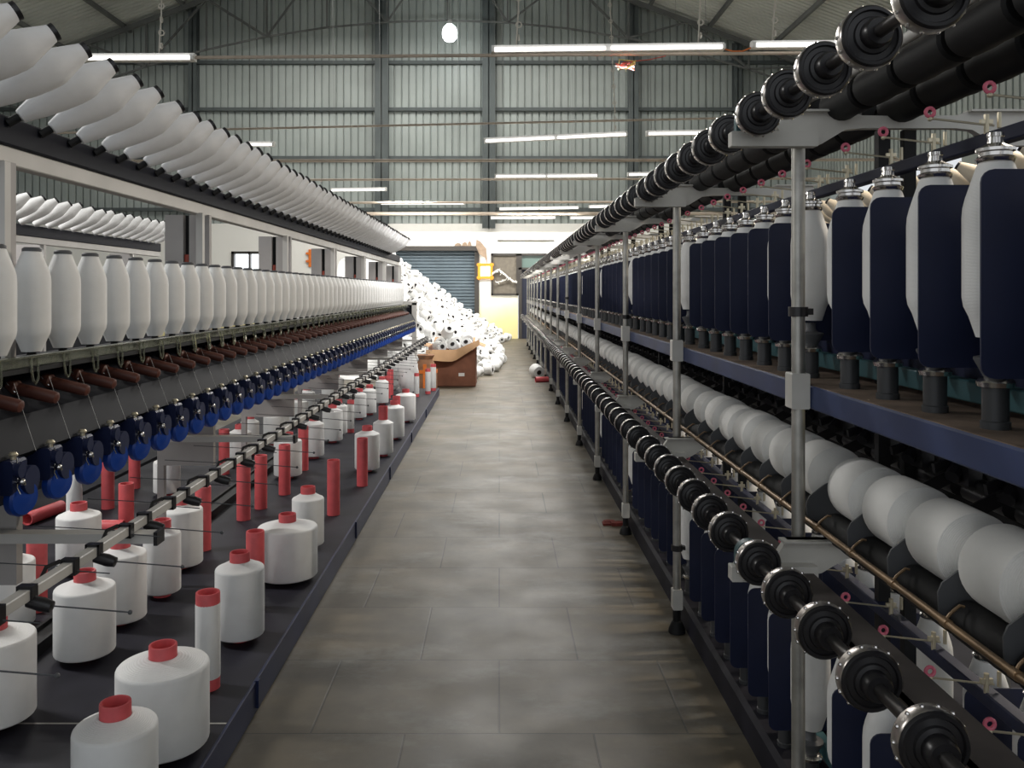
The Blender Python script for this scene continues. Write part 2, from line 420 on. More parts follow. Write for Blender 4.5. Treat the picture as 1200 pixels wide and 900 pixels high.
# base platform, decks
bp_ = MB().prism([(.80, 0), (.82, .0), (.82, .0), (mirror(.82), 0), (mirror(.80), .01), (mirror(.80), .085), (mirror(.82), .105), (.815, .105), (.80, .09)], 'y', YN, YE)
tw('base_platform', bp_, 'charcoal')
dk = MB().box(.786, mirror(.786), YN, YE, 1.205, 1.216)
tw('spindle_deck', dk, 'dust')
eb = MB().cbox(.782, .815, YN, YE, 1.155, 1.214, .004); eb.cbox(mirror(.815), mirror(.782), YN, YE, 1.155, 1.214, .004); eb.box(.815, mirror(.815), YN, YE, 1.185, 1.2)
tw('deck_beam', eb, 'bluebeam')
for zt, nm in ((1.235, 'upper'), (.128, 'lower')):
    tw('drive_rail', MB().cbox(.915, .945, YN, YE, zt, zt+.042).cbox(mirror(.945), mirror(.915), YN, YE, zt, zt+.042), 'teal')
    tw('dark_backing', MB().box(CX-.01, CX+.01, YN, YE, zt-.02, zt+(.30 if zt > 1 else .02)), 'navy')  # added dark sheet closing the see-through gap between spindle rows
# posts
for k, y in enumerate(POSTY):
    for sx in (.757, mirror(.757)):
        if sx > 1 and k > 6: continue
        p = MB().lathe([(0, .10), (.0165, .10), (.0165, 1.83), (0, 1.83)], seg=18)
        po = tw('post', p, 'steel', loc=(sx-CX, y-Y0, 0))
        s = 1 if sx < 1 else -1
        x0, x1 = sorted((-.022*s, .022*s)); 
        cp = MB().cbox(-.023, .023, -.02, .03, 1.155, 1.245, .003); cp.box(*sorted((.015*s, .06*s)), .0, .028, 1.155, 1.172)
        obj('clamp', cp, 'bracket', po)
        f = MB().lathe([(0, .10), (.017, .10), (.017, .05), (.022, .045), (.034, .018), (.036, 0), (0, 0)], seg=18)
        obj('foot', f, 'black', po)
        obj('foot_sleeve', MB().cbox(-.021, .021, -.021, .021, .10, .185, .004), 'bracket', po)
        if k in (0, 2, 5, 1):
            zc = (1.40, 1.30, 1.38, .36)[(0, 2, 5, 1).index(k)]
            obj('collar', MB().lathe([(.0165, zc-.012), (.024, zc-.012), (.024, zc+.012), (.0165, zc+.012)], seg=16).box(*sorted((.01*s, .035*s)), -.01, .012, zc-.008, zc+.008), 'blackface', po)
    up = MB().cbox(.955, .985, y-.012, y+.012, 1.216, 1.86).cbox(1.02, 1.05, y-.012, y+.012, 1.216, 1.86)
    up.cbox(.955, .985, y-.012, y+.012, .105, 1.2).cbox(1.02, 1.05, y-.012, y+.012, .105, 1.2)
    tw('inner_upright', up, 'black')
# bracket plates: hexagonal sheet with an arch, box arm under the pulley shaft, teal bearing
half = [(.70, 1.835), (.69, 1.862), (.715, 1.900), (.86, 1.900), (.90, 1.888), (CX, 1.886)]
low = [(CX, 1.856), (.90, 1.856), (.858, 1.852), (.80, 1.817), (.775, 1.813), (.72, 1.813)]
poly = half + [(mirror(a), b_) for a, b_ in reversed(half[:-1])] + [(mirror(a), b_) for a, b_ in reversed(low[1:])] + low
for dz in (0, -1.065):
    for k, y in enumerate(POSTY):
        b_ = MB().prism([(a-CX, c+dz) for a, c in poly], 'y', -.012, .012)
        # turned-out upper flange
        b_.box(.70-CX, .87-CX, -.03, .012, 1.895+dz, 1.900+dz); b_.box(mirror(.87)-CX, mirror(.70)-CX, -.03, .012, 1.895+dz, 1.900+dz)
        br = tw('bracket_plate', b_, 'bracket', loc=(0, y-Y0-.031, 0))
        ar = MB().cbox(.568-CX, .78-CX, -.045, -.012, 1.806+dz, 1.843+dz, .002)
        obj('arm', ar, 'bracket', br)
        bx = .615-CX
        be = MB().prism([(bx-.034, 1.843+dz), (bx+.034, 1.843+dz), (bx+.034, 1.87+dz)] + [(bx+.034*math.cos(t), 1.872+dz+.034*math.sin(t)) for t in [PI*i/10 for i in range(11)]] + [(bx-.034, 1.87+dz)], 'y', -.04, -.016)
        obj('bearing', be, 'teal', br)
# pulley shafts
def pulley_mb(near):
    sg = 32 if near else 16
    p = MB()
    prof = [(.011, -.045), (.021, -.045), (.024, -.040), (.024, -.022), (.030, -.020), (.032, -.016), (.041, -.014), (.043, -.018), (.048, -.018), (.0515, -.014), (.0525, -.008), (.0525, .008), (.050, .012), (.040, .014), (.026, .018), (.024, .040), (.011, .040)]
    mis = [0]*8 + [0, 1, 1, 1] + [0]*4
    p.lathe(prof, (0,0,0), (0,1,0), sg, mis=mis)
    if near:
        for k in range(14):
            t = 2*PI*k/14
            p.sphere((.0525*math.cos(t), -.001, .0525*math.sin(t)), .0035, 6, 4, 2)
    return p
SEC, STEP = 7, .2025
def spy(j, first=.17):
    k, i = divmod(j, SEC); return Y0 + PS*k + first + STEP*i
NJ = 98
pj = [spy(j) for j in range(-7, NJ)]
allp = []
for (sxx, z) in ((.615, 1.872), (.615, .807)):
    sh = MB().lathe([(0, YN), (.0115, YN), (.0115, YE), (0, YE)], (0,0,0), (0,1,0), 12)
    so = tw('pulley_shaft', sh, 'shaft', loc=(sxx-CX, -Y0, z))
    offs = [Vector((0, spy(j, .13), 0)) for j in range(-6, NJ)]
    near = offs[:14]; mid = offs[14:50]
    mn, mf = pulley_mb(True).mesh('pulley', ['blackface', 'rim', 'chrome']), pulley_mb(False)
    for q in near: link('pulley', mn, so, q)
    repeat('pulley', mf, ['blackface', 'rim', 'chrome'], so, offs[14:], 36)
# winding drums
def drum_mb(): return MB().lathe([(.012, -.092), (.033, -.092), (.038, -.086), (.0385, -.04), (.037, 0), (.0385, .04), (.038, .086), (.033, .092), (.012, .092)], (0,0,0), (0,1,0), 20)
for (sxx, z, kp, dr) in ((.85, 1.917, 34, 1.12), (1.0, 1.918, 26, 1.25), (.85, .853, 40, 1.0)):
    so = tw('drum_shaft', MB().lathe([(0, YN), (.012, YN), (.012, YE), (0, YE)], (0,0,0), (0,1,0), 10), 'shaft', loc=(sxx-CX, -Y0, z))
    dmb = drum_mb(); dmb.v = [(a*dr, b_, c*dr) for a, b_, c in dmb.v]
    repeat('drum', dmb, 'black', so, [Vector((0, q, 0)) for q in pj], kp)
tw('cream_rail', MB().tube([(.80, YN, 1.948), (.80, YE, 1.948)], .011, 10), 'cream')
# shields between the spindles, none behind a post
def shield_mb():
    w, h, r = .19, .335, .022; p = []
    for cx, cz, a0 in ((w-r, r, -90), (w-r, h-r, 0), (r, h-r, 90), (r, r, 180)):
        for i in range(5):
            t = math.radians(a0 + 90*i/4); p.append((cx+r*math.cos(t), cz+r*math.sin(t)))
    return MB().prism(p, 'y', -.002, .002)
shy = [(j, spy(j)-.1) for j in range(-7, NJ) if j % 7 != 0]
offs, offs2 = [], []
for j, y in shy:
    for z in (1.311, .20):
        offs.append(Vector((.768-CX, y-Y0, z))); offs2.append(Vector((mirror(.768)-.19-CX, y-Y0, z)))
offs += offs2
repeat('shield', shield_mb(), 'navy', TW, offs, 100)
# spindle bases
def base_mb():
    b_ = MB()
    b_.lathe([(0, 0), (.024, 0), (.024, .012), (.0215, .014), (.0215, .070), (0, .070)], seg=16, mi=0)
    b_.lathe([(.0215, .070), (.029, .072), (.031, .080), (.026, .086), (.018, .088)], seg=16, mi=1)
    b_.lathe([(.018, .088), (.034, .118), (.034, .122), (.018, .126), (.014, .132), (.014, .150), (0, .150)], seg=16, mi=2)
    return b_
offs = []
for x_ in (.85, mirror(.85)):
    for j in range(-7, NJ):
        for z in (1.216, .105): offs.append(Vector((x_-CX, spy(j)-Y0, z)))
M['ironbase'] = mat('grey iron', (.06, .062, .066), .45, .3)
repeat('spindle_base', base_mb(), ['ironbase', 'chrome', 'greyplate'], TW, offs, 100)
# thread guides on a rail
for dz in (0, -1.09):
    tw('guide_rail', MB().cbox(.945, .975, YN, YE, 1.732+dz, 1.76+dz, .003), 'navy')
def guide_mb(): 
    g = MB().cyl((0,0,-.012), (.125, 0, -.026), .0022, 6)
    g.cyl((.11, 0, -.05), (.11, 0, -.004), .005, 8).box(.098, .122, -.003, .003, -.022, -.014).cyl((.135, 0, -.03), (.135, 0, 0), .004, 8)
    g.sphere((.0, 0, -.013), .005, 8, 6)
    return g
gm, em = guide_mb().mesh('thread_guide', 'brassfit'), MB().torus((0,0,0), (0,1,.0), .0085, .0036, 14, 8).mesh('eyelet', 'pinkey')
rest_g, rest_e = MB(), MB()
cnt = 0
for j in range(-4, NJ):
    for dz in (0, -1.09):
        q = Vector((.84-CX, spy(j)-Y0, 1.80+dz))
        if cnt < 100:
            g = link('thread_guide', gm, TW, q); link('eyelet', em, g)
        else:
            g0 = guide_mb(); rest_g.add(g0, Matrix.Translation(q)); 
            e0 = MB().torus((0,0,0), (0,1,0), .0085, .0036, 8, 5, 1); rest_g.add(e0, Matrix.Translation(q))
        cnt += 1
o = obj('thread_guide_row', rest_g, ['brassfit', 'pinkey'], TW); o['kind'] = 'stuff'
# traverse rod with hooks
tr = tw('traverse_rod', MB().tube([(.786, YN, .868), (.786, YE, .868)], .0072, 10), 'brass')
hk = MB().tube([(0, 0, .004), (.008, .004, .012), (.018, .008, .018), (.030, .010, .026), (.038, .010, .024)], .0028, 6)
hk.lathe([(.007, -.01), (.009, -.01), (.009, .01), (.007, .01)], (0,0,0), (0,1,0), 10)
repeat('hook', hk, 'brass', tr, [Vector((.786, q+.04, .868)) for q in pj], 60)
# cradle plates and arms that hold the packages
cp = [(.822, .862), (.820, .90), (.828, .918), (.868, .948), (.885, .955), (.955, .965), (.985, .955), (.985, .93), (.955, .86), (.93, .85), (.85, .85)]
plate = MB().prism([(a-CX-.018, b_) for a, b_ in cp], 'y', -.002, .002)
repeat('cradle_plate', plate, 'greyplate', TW, [Vector((0, q-.1025-Y0, 0)) for q in pj], 60)
arm = MB().bar((.90-CX, -.101, .955), (1.05-CX, -.101, 1.03), .006, .03).bar((1.05-CX, -.09, 1.03), (1.0-CX, -.09, 1.12), .012, .025)
arm.bar((1.0-CX, -.05, 1.11), (1.12-CX, .05, 1.0), .02, .02).box(1.01-CX, 1.04-CX, -.03, .06, 1.03, 1.075).cyl((1.06-CX, -.1, 1.0), (1.06-CX, .06, 1.0), .02, 10)
arm.bar((.96-CX, .02, 1.06), (1.08-CX, .06, 1.09), .008, .02).cyl((.99-CX, .0, 1.045), (1.03-CX, .03, 1.075), .016, 8)
repeat('cradle_arm', arm, 'blackface', TW, [Vector((0, q-Y0, 0)) for q in pj], 60)
tw('cradle_rail', MB().tube([(1.04, YN, 1.03), (1.04, YE, 1.03)], .016, 10).cbox(1.08, 1.14, YN, YE, .93, 1.0), 'black')
tw('dust_rail', MB().box(.69, .768, YN, YE, .752, .762).box(.69, .694, YN, YE, .735, .762), 'dustrail')

def post_phrase(j):
    """place of spindle j told by the posts of the shielded machine"""
    k, i = divmod(j, 7)
    if k < 0: return '%s before its first post' % ORD[-j-1]
    return '%s beyond its %s post' % (ORD[i], ORD[k])
hB, rB = .30, .0515
bob_near, bob_far = make_bobbin(hB, rB, .024, 28).mesh('spindle_bobbin', 'yarn'), None
hB_ = 0
cap = MB().lathe([(.0, .297), (.026, .297), (.030, .300), (.032, .306), (.026, .310), (.026, .316), (.031, .318), (.031, .323), (.020, .328), (.013, .332), (.012, .342), (.014, .344), (.013, .350), (0, .351)], seg=20)
capm = cap.mesh('cap', 'chrome')
bf = make_bobbin(hB, rB, .024, 12); bf.lathe([(.026, .297), (.032, .306), (.026, .318), (.012, .332), (.012, .35), (0, .351)], seg=8, mi=1)
bob_far = bf.mesh('spindle_bobbin', ['yarn', 'chrome'])
for tier, z in (('upper', 1.372), ('lower', .262)):
    for j in range(-5, NJ):
        y = spy(j)
        if tier == 'lower' and j > 34 and j % 7 not in (0, 1): continue
        near = j < 20
        o = link('spindle_bobbin', bob_near if near else bob_far, None, (.85, y, z))
        if near: link('cap', capm, o)
        tag(o, 'white tapered bobbin on the %s spindle deck of shielded machine, %s' % (tier, post_phrase(j)), 'bobbin', 'white bobbins on the %s spindle deck' % tier)
for j in range(-5, 16):
    o = link('spindle_bobbin', bob_near, None, (mirror(.85), spy(j), .262)); link('cap', capm, o)
    tag(o, 'white bobbin on far side of shielded machine, lower deck, %s' % post_phrase(j), 'bobbin', 'white bobbins on the far side of the lower deck')
# wound packages lying on the drums
rP = .077
prof = [(.028, -.088), (.036, -.088), (.044, -.0845), (.058, -.0755), (.0770, -.061), (.0774, -.02), (.0774, .03), (.0772, .060), (.0757, .066), (.056, .079), (.036, .087), (.028, .087)]
def pack(seg):
    p = MB().lathe(prof, (0,0,0), (0,1,0), seg)
    p.lathe([(.022, -.096), (.028, -.096), (.028, .092), (.022, .092), (.022, -.096)], (0,0,0), (0,1,0), seg, mi=1)
    return p
pn, pf = pack(36).mesh('wound_package', ['yarn_y', 'greyplate']), pack(16).mesh('wound_package', ['yarn_y', 'greyplate'])
for j in range(-5, NJ):
    s = 1 + random.uniform(-.05, .03) if j > 6 else (1, 1, .985, 1, 1.0, 1.0, 1.01, .97, 1, .96, 1, .98)[j+5]
    o = link('wound_package', pn if j < 22 else pf, None, (.897, spy(j), .853 + math.sqrt((.0395+rP*s)**2 - .047**2)))
    o.scale = (s, 1, s)
    tag(o, 'white yarn package lying on the black drums of shielded machine, %s' % post_phrase(j), 'yarn package', 'white packages lying on the drums')

# ------------------------------------------------------------------ left machine
LM = empty('creel_machine', (-1.3, 2.28, 0)); tag(LM, 'long yarn machine with blue feed units, brown rollers and slanted bobbins on top', 'machine')
LY0, LS = 2.28, 1.51
LPY = [LY0+LS*k for k in range(7)]
def lm(name, mb, mats, parent=None, loc=None):
    o = obj(name, mb, mats, parent or LM, loc)
    if parent is None and loc is None: o.location = (1.3, -2.28, 0)
    return o
EN = 11.75
pl = MB().box(-2.75, -.845, .7, 11.9, .02, .105)
pf_ = lm('platform', pl, 'charcoal')
edge = MB().cbox(-.845, -.835, .7, 11.9, .005, .112, .002)
for y in (2.93, 4.95, 6.5, 8.1, 9.7): edge.box(-.84, -.826, y, y+.02, .02, .114)
obj('edge_strip', edge, 'darkblue', pf_)
rl = MB().box(-1.80, -1.70, .7, 11.9, .105, .135).box(-1.80, -1.785, .7, 11.9, .135, .15).box(-1.715, -1.70, .7, 11.9, .135, .15)
obj('channel', rl, 'black', pf_)
obj('seam', MB().box(-1.66, -.85, 2.655, 2.663, .10, .1055), 'steel', pf_)
lm('creel_beam', MB().cbox(-1.375, -1.318, .7, 11.35, 1.845, 1.922, .004), 'beamdark')
lm('cream_rail', MB().cbox(-1.375, -1.33, .7, 11.35, 1.795, 1.845, .003), 'cream')
for k, y in enumerate(LPY):
    lm('post', MB().cbox(-1.342, -1.313, y-.014, y+.014, 1.256, 1.80, .002), 'cream')
    lx = -1.555 if k == 1 else -1.63
    yp0 = y; y = y + (.0 if k else -.072)
    fp = lm('frame_panel', MB().box(-1.41, -1.318, y+.09, y+.12, 1.0, 1.80).box(-1.52, -1.437, y+.09, y+.12, 1.0, 1.80).box(lx, -1.30, y+.09, y+.12, .66, 1.0).cbox(lx, lx+.03, y+.09, y+.12, .105, .66, .003), 'panelgrey')
    obj('slot_pipe', MB().cyl((-1.424, y+.105, 1.0), (-1.424, y+.105, 1.62), .012, 8), 'redpipe', fp)
    obj('slot_backing', MB().box(-1.44, -1.405, y+.125, y+.135, 1.0, 1.80), 'black', fp)
    y = yp0
    sa = MB().cbox(-1.52, -.905, y-.045, y+.0, .79, .815, .002).box(-1.50, -1.42, y, y+.09, .79, .812)
    ar = lm('support_arm', sa, 'cream'); 
    obj('arm_tip', MB().box(-.905, -.895, y-.047, y+.002, .785, .82), 'blackface', ar)
# guide bar with black clips and wires
gb = lm('guide_bar', MB().cbox(-.983, -.959, .9, 11.7, .817, .841, .002), 'cream')
clip = MB().box(-.017, .017, -.011, .011, -.018, -.012).box(-.017, -.012, -.011, .011, -.018, .018).box(.012, .017, -.011, .011, -.018, .018).box(-.017, .017, -.011, .011, .012, .018)
clipA = MB().add(clip); clipA.lathe([(0, -.03), (.013, -.03), (.015, 0), (.012, .02), (0, .022)], (.032, 0, -.022), (1, 0, -.25), 10).cyl((.04, 0, -.024), (.21, 0, -.038), .0017, 6, 1).sphere((.212, 0, -.038), .005, 6, 5, 1)
clipB = MB().add(clip); clipB.tube([(-.012, -.02, .018), (-.03, -.045, .012), (-.028, -.07, -.004)], .005, 6).cyl((-.015, 0, .0), (-.24, 0, .012), .0015, 6, 1).cyl((.015, 0, -.01), (.09, 0, -.016), .0015, 6, 1)
ma, mb_ = clipA.mesh('clip', ['blackface', 'greyplate']), clipB.mesh('clip', ['blackface', 'greyplate'])
i = 0; y = 1.35
while y < 11.6:
    link('clip', ma if i % 2 else mb_, gb, (-.971, y, .829)); i += 1; y += .115 if i % 2 else .175
# roller apron, clear rail, rollers, feed units
LP = .165
lm('apron', MB().prism([(-1.60, 1.24), (-1.30, 1.24), (-1.215, 1.155), (-1.185, 1.145), (-1.14, 1.062), (-1.165, 1.045), (-1.6, 1.0)], 'y', .9, 11.6), 'apron')
lm('spindle_shelf', MB().box(-1.40, -1.20, .9, 11.4, 1.244, 1.256), 'black')
cr = lm('clear_rail', MB().cbox(-1.222, -1.216, .9, 11.4, 1.257, 1.286, .001).cbox(-1.222, -1.195, .9, 11.4, 1.280, 1.286, .001), 'clear')
loop = MB().tube([(-1.20, -.015, 1.285), (-1.197, -.016, 1.25), (-1.195, -.012, 1.224), (-1.195, 0, 1.214), (-1.195, .012, 1.224), (-1.197, .016, 1.25), (-1.20, .015, 1.285)], .0032, 6)
LBY = [2.305-.165*2+LP*i for i in range(55)]
repeat('loop', loop, 'clear', cr, [Vector((0, y+.06, 0)) for y in LBY], 55)
roll = MB().lathe([(0, 0), (.019, .0), (.0215, .004), (.0215, .022), (.0165, .028), (.0165, .118), (.0145, .128), (.008, .132), (0, .132)], (-.126, 0, .033), (.126, 0, -.03), 16)
wire = MB().tube([(-.10, -.016, .02), (-.12, -.02, .045), (-.14, -.016, .04), (-.142, -.016, -.01)], .0018, 6)
rm, wm = roll.mesh('roller', 'redbrown'), wire.mesh('wire_hook', 'chrome')
u_body = MB().cbox(-.05, .012, -.030, .030, -.085, -.006, .006).cyl((-.03, .03, -.06), (.025, .03, -.06), .034, 18).cyl((-.01, -.01, -.03), (.024, -.01, -.03), .018, 12)
u_disc = MB().lathe([(0, -.012), (.038, -.012), (.043, -.008), (.043, .008), (.038, .014), (.016, .016), (0, .022)], (.004, .018, -.100), (1, -.25, -.05), 24)
u_cap = MB().cyl((0, -.006, -.01), (0, -.006, .004), .006, 10).lathe([(.010, 0), (.011, .004), (.007, .009), (0, .010)], (0, -.006, .002), (0, 0, 1), 12)
u_fit = MB().sphere((.028, -.018, -.055), .008, 8, 6).cyl((.01, -.018, -.055), (.036, -.02, -.06), .0035, 8)
u_wire = MB()
u_wire.tube([(.012, -.012, 0), (.016, -.014, -.03), (.014, -.014, -.07), (.02, -.012, -.085)], .0018, 6)
um = [(n_, b_.mesh(n_, m_)) for n_, b_, m_ in (('feed_disc', u_disc, 'blue'), ('cap', u_cap, 'brassfit'), ('fitting', u_fit, 'chrome'), ('wire_guide', u_wire, 'chrome'))]
ub = u_body.mesh('feed_unit', 'darkblue')
for i, y in enumerate(LBY):
    r = link('roller', rm, LM, (-1.142+1.3, y-.10-LY0, 1.172)); link('wire_hook', wm, r)
th = MB().cyl((-1.20+1.3, 0, 1.225), (-1.118+1.3, -.05, 1.066), .00035, 4).mesh('thread', 'yarn')
for y in LBY[:24]: link('thread', th, LM, (0, y-.03-LY0, 0))
for i in range(58):
    y = 2.03 - .165 + .165*i
    if y > 11.5: break
    u = link('feed_unit', ub, LM, (-1.13+1.3, y-.04-LY0, 1.066))
    for n_, me in um: link(n_, me, u)
lm('unit_backing', MB().box(-1.20, -1.175, .9, 11.55, .945, 1.05), 'darkblue')
ef = MB().cbox(-1.19, -1.13, 11.62, 11.72, .105, 1.30, .004).cbox(-1.52, -1.13, 11.62, 11.72, 1.27, 1.32, .004)
lm('end_frame', ef, 'cream')
lm('end_panel', MB().box(-1.5, -1.19, 11.64, 11.70, .93, 1.27), 'apron')
def lpost(y):
    k = sum(1 for p in LPY if p <= y)
    if k == 0: return None
    i = sum(1 for b_ in LBALL if LPY[k-1] <= b_ < y)
    return '%s beyond the %s cream post' % (ORD[i], ORD[k-1])
hV, rV = .272, .0475
vm = make_bobbin(hV, rV, .02, 28).mesh('feeder_bobbin', 'yarn')
vpeg = MB().lathe([(0, 0), (.012, 0), (.012, .0325), (0, .0325)], seg=10)
repeat('peg', vpeg, 'black', LM, [Vector((-1.263+1.3, y-LY0, 1.256)) for y in LBY], 53)
vc = MB().lathe([(0, .27), (.024, .27), (.024, .277), (.019, .281), (0, .281)], seg=16).mesh('top_cap', 'greyplate')
LBALL = LBY
for i, y in enumerate(LBY):
    if y > 10.95: break
    o = link('feeder_bobbin', vm, None, (-1.263, y, 1.289)); 
    link('top_cap', vc, o)
    ph = lpost(y) or ('%s before the first cream post' % ORD[1-i])
    tag(o, 'white upright bobbin in the row above the brown rollers, %s' % ph, 'bobbin', 'white upright bobbins above the brown rollers')
CP = .1643
CY = [1.805+CP*i for i in range(52)]
LBALL = CY
d = Vector((.194, .12, .162)); Ld = d.length; QD = d.to_track_quat('Z', 'Y')
def creel_prof(L): return MB().lathe([(.010, 0), (.018, .002), (.022, L*.05), (.034, L*.22), (.044, L*.42), (.0485, L*.56), (.049, L*.66), (.047, L*.72), (.042, L*.77), (.0235, L*.985), (.0225, L), (.012, L)], seg=28)
sm_ = creel_prof(Ld).mesh('creel_bobbin', 'yarn_x')
sc_ = MB().lathe([(.0, Ld-.002), (.022, Ld-.002), (.0225, Ld+.012), (.017, Ld+.012), (.016, Ld), (0, Ld)], seg=16)
scm = sc_.mesh('tube_end', 'blackface')
ped = MB().lathe([(0, -.035), (.012, -.035), (.012, -.001), (0, -.001)], seg=10).mesh('peg', 'black')
tm = bpy.data.meshes
for i, y in enumerate(CY):
    # small, natural differences in how each bobbin sits
    dv = d + Vector((random.uniform(-.005, .005), random.uniform(-.006, .006), random.uniform(-.006, .006)))
    o = link('creel_bobbin', sm_, None, (-1.292, y, 1.921)); o.rotation_euler = dv.to_track_quat('Z', 'Y').to_euler()
    link('tube_end', scm, o)
    ph = lpost(y) or ('%s before the first cream post' % ORD[1-i] if i < 2 else '')
    if not ph: ph = '%s before the first cream post' % ORD[sum(1 for q in CY if y < q < LPY[0])]
    tag(o, 'white slanted bobbin on the dark top beam, %s' % ph, 'bobbin', 'white slanted bobbins along the top beam')
    pg = link('peg', ped, LM, (-1.292+1.3, y-LY0, 1.921)); pg.rotation_euler = QD.to_euler()

# ------------------------------------------------------------------ packages and tubes on the left platform
ZP = .105
def tube_mb(r, h, seg=24): return MB().lathe([(r*.82, 0), (r, 0), (r, h-.004), (r*.97, h), (r*.84, h), (r*.80, h-.01), (r*.80, .01), (r*.82, 0)], seg=seg)
def package(X, Y, r, ztop, label, tr=.038, gap=.022, tubetop=.035):
    h = ztop-ZP-gap
    y_ = MB().lathe([(tr, gap+.004), (r*.55, gap), (r-.006, gap), (r-.002, gap+.003), (r, gap+.007), (r, gap+h*.5), (r, gap+h-.010), (r-.0015, gap+h-.005), (r-.005, gap+h-.001), (r-.009, gap+h), (r*.6, gap+h+.014), (tr+.001, gap+h+.022)], seg=40)
    o = obj('yarn_package', y_, 'yarn', None, (X, Y, ZP+.001))
    obj('tube', tube_mb(tr, gap+h+.022+tubetop), 'pink', o)
    tag(o, label, 'yarn package', 'white yarn packages on the dark platform'); return o
def slim(X, Y, r, h, label):
    y_ = MB().lathe([(r*.95, .035), (r, .04), (r, h-.04), (r*.95, h-.035)], seg=28)
    o = obj('slim_package', y_, 'yarn', None, (X, Y, ZP+.001)); obj('tube', tube_mb(r*.98, h), 'pink', o)
    tag(o, label, 'yarn package', 'slim part-wound yarn packages'); return o
def tube(X, Y, label, r=.038, h=.33):
    o = obj('empty_tube', tube_mb(r, h), 'pink', None, (X, Y, ZP+.001)); tag(o, label, 'tube', 'empty pink tubes'); return o
def lying(p, yaw, label, r=.037, h=.30):
    o = obj('empty_tube', tube_mb(r, h), 'pink', None, p); o.rotation_euler = (PI/2, 0, yaw); tag(o, label, 'tube', 'empty pink tubes'); return o
# front row, by the aisle
package(-.967, 2.15, .101, .36, 'nearest white package in the aisle-side row, cut by the frame bottom')
package(-.987, 2.505, .130, .358, 'big fat white package at the aisle edge, second from the front', tr=.04)
slim(-.99, 2.90, .041, .325, 'slim part-wound tube with pink ends behind the big fat package')
package(-1.003, 3.30, .0924, .387, 'white package right behind the slim part-wound tube')
tube(-1.035, 3.62, 'empty pink tube tucked between the two aisle-side packages near the front')
package(-.99, 3.99, .138, .355, 'widest white package in aisle-side row, with an empty pink tube before it', tr=.04)
package(-1.005, 4.485, .083, .369, 'narrow white package partly behind the widest aisle-side package')
tube(-1.0, 5.15, 'lone empty pink tube standing near the platform edge, mid aisle-side row')
tube(-.95, 5.92, 'empty pink tube standing close in front of a white package')
package(-.99, 6.4, .093, .388, 'white package with an empty pink tube standing against its front')
package(-.952, 7.0, .082, .38, 'white package with extra tall pink tube top at platform edge', tubetop=.11)
package(-.96, 7.8, .094, .397, 'white package behind the one with extra tall pink tube top')
tube(-1.0, 8.3, 'empty pink tube wedged before the farthest fat aisle-side package')
package(-.967, 8.83, .104, .386, 'farthest fat white package in the aisle-side row')
slim(-1.06, 10.95, .033, .30, 'slim white tube with pink top near the far platform end')
slim(-.94, 11.25, .036, .33, 'slim white tube standing in front of the brown carton')
slim(-.90, 11.62, .04, .36, 'white slim package at the very end of the platform')
# second row, under the guide bar
package(-1.575, 2.66, .118, .378, 'white package half cut by the frame edge under the guide bar')
package(-1.523, 3.137, .105, .368, 'nearest whole white package under the guide bar')
package(-1.54, 3.47, .10, .39, 'second whole white package under the guide bar, below the pale arm')
package(-1.493, 3.78, .079, .384, 'slimmer white package with clear pink top under the guide bar')
package(-1.553, 4.165, .102, .392, 'white package before the first pink tube of guide-bar row')
tube(-1.544, 4.45, 'empty pink tube just behind a white package in guide-bar row', r=.04)
tube(-1.51, 5.04, 'first of three empty pink tubes in a line under the guide bar', r=.04)
tube(-1.48, 5.30, 'second of three empty pink tubes in a line under guide bar')
tube(-1.426, 5.67, 'third of three empty pink tubes in a line under guide bar')
package(-1.53, 6.18, .10, .375, 'white package behind the line of three pink tubes')
tube(-1.478, 6.44, 'empty pink tube against a white package beyond the second pale arm')
package(-1.497, 6.9, .08, .387, 'white package beyond the fourth pink tube of the guide-bar row')
package(-1.49, 7.63, .09, .389, 'broad white package midway along the guide-bar row')
package(-1.51, 8.0, .085, .386, 'white package half hidden behind the midway broad one')
slim(-1.42, 8.16, .034, .31, 'slim white tube with pink foot midway along guide-bar row')
package(-1.476, 9.0, .075, .373, 'third white package from the far end of guide-bar row')
package(-1.42, 9.35, .074, .375, 'second white package from the far end of guide-bar row')
package(-1.40, 10.2, .078, .38, 'last white package of the guide-bar row')
tube(-1.41, 10.8, 'empty pink tube past the last guide-bar package')
tube(-1.42, 11.15, 'empty pink tube at the far end of the guide-bar row')
# third row, deep under the machine
package(-1.96, 3.4, .10, .378, 'white package deep under the machine at the frame edge')
tube(-1.95, 3.60, 'empty pink tube standing under the pale arm, nearest of all', r=.04)
package(-2.02, 4.1, .10, .38, 'white package deep under the machine with tall pink rim')
o = obj('slim_bobbin', make_bobbin(.37, .04, .018), 'yarn', None, (-2.30, 4.62, ZP+.001)); tag(o, 'bottle-shaped white bobbin standing behind a package deep under machine', 'bobbin')
tube(-2.15, 4.92, 'short empty pink tube upright beside the lying one', h=.24, r=.042)
lying((-2.25, 4.75, ZP+.038), PI/2, 'empty pink tube lying flat beside a white package', h=.16)
lying((-2.67, 5.2, ZP+.038), -.15, 'empty pink tube lying slantwise under the nearest feed units')
tube(-2.43, 5.3, 'tall empty pink tube below the blue feed units', h=.36)
tube(-2.50, 5.85, 'empty pink tube below the blue feed units, farther than the tall one', h=.36)
package(-2.20, 5.65, .085, .33, 'white package in the shade behind the first grey panel')
tube(-2.03, 6.3, 'empty pink tube behind the second pale arm')
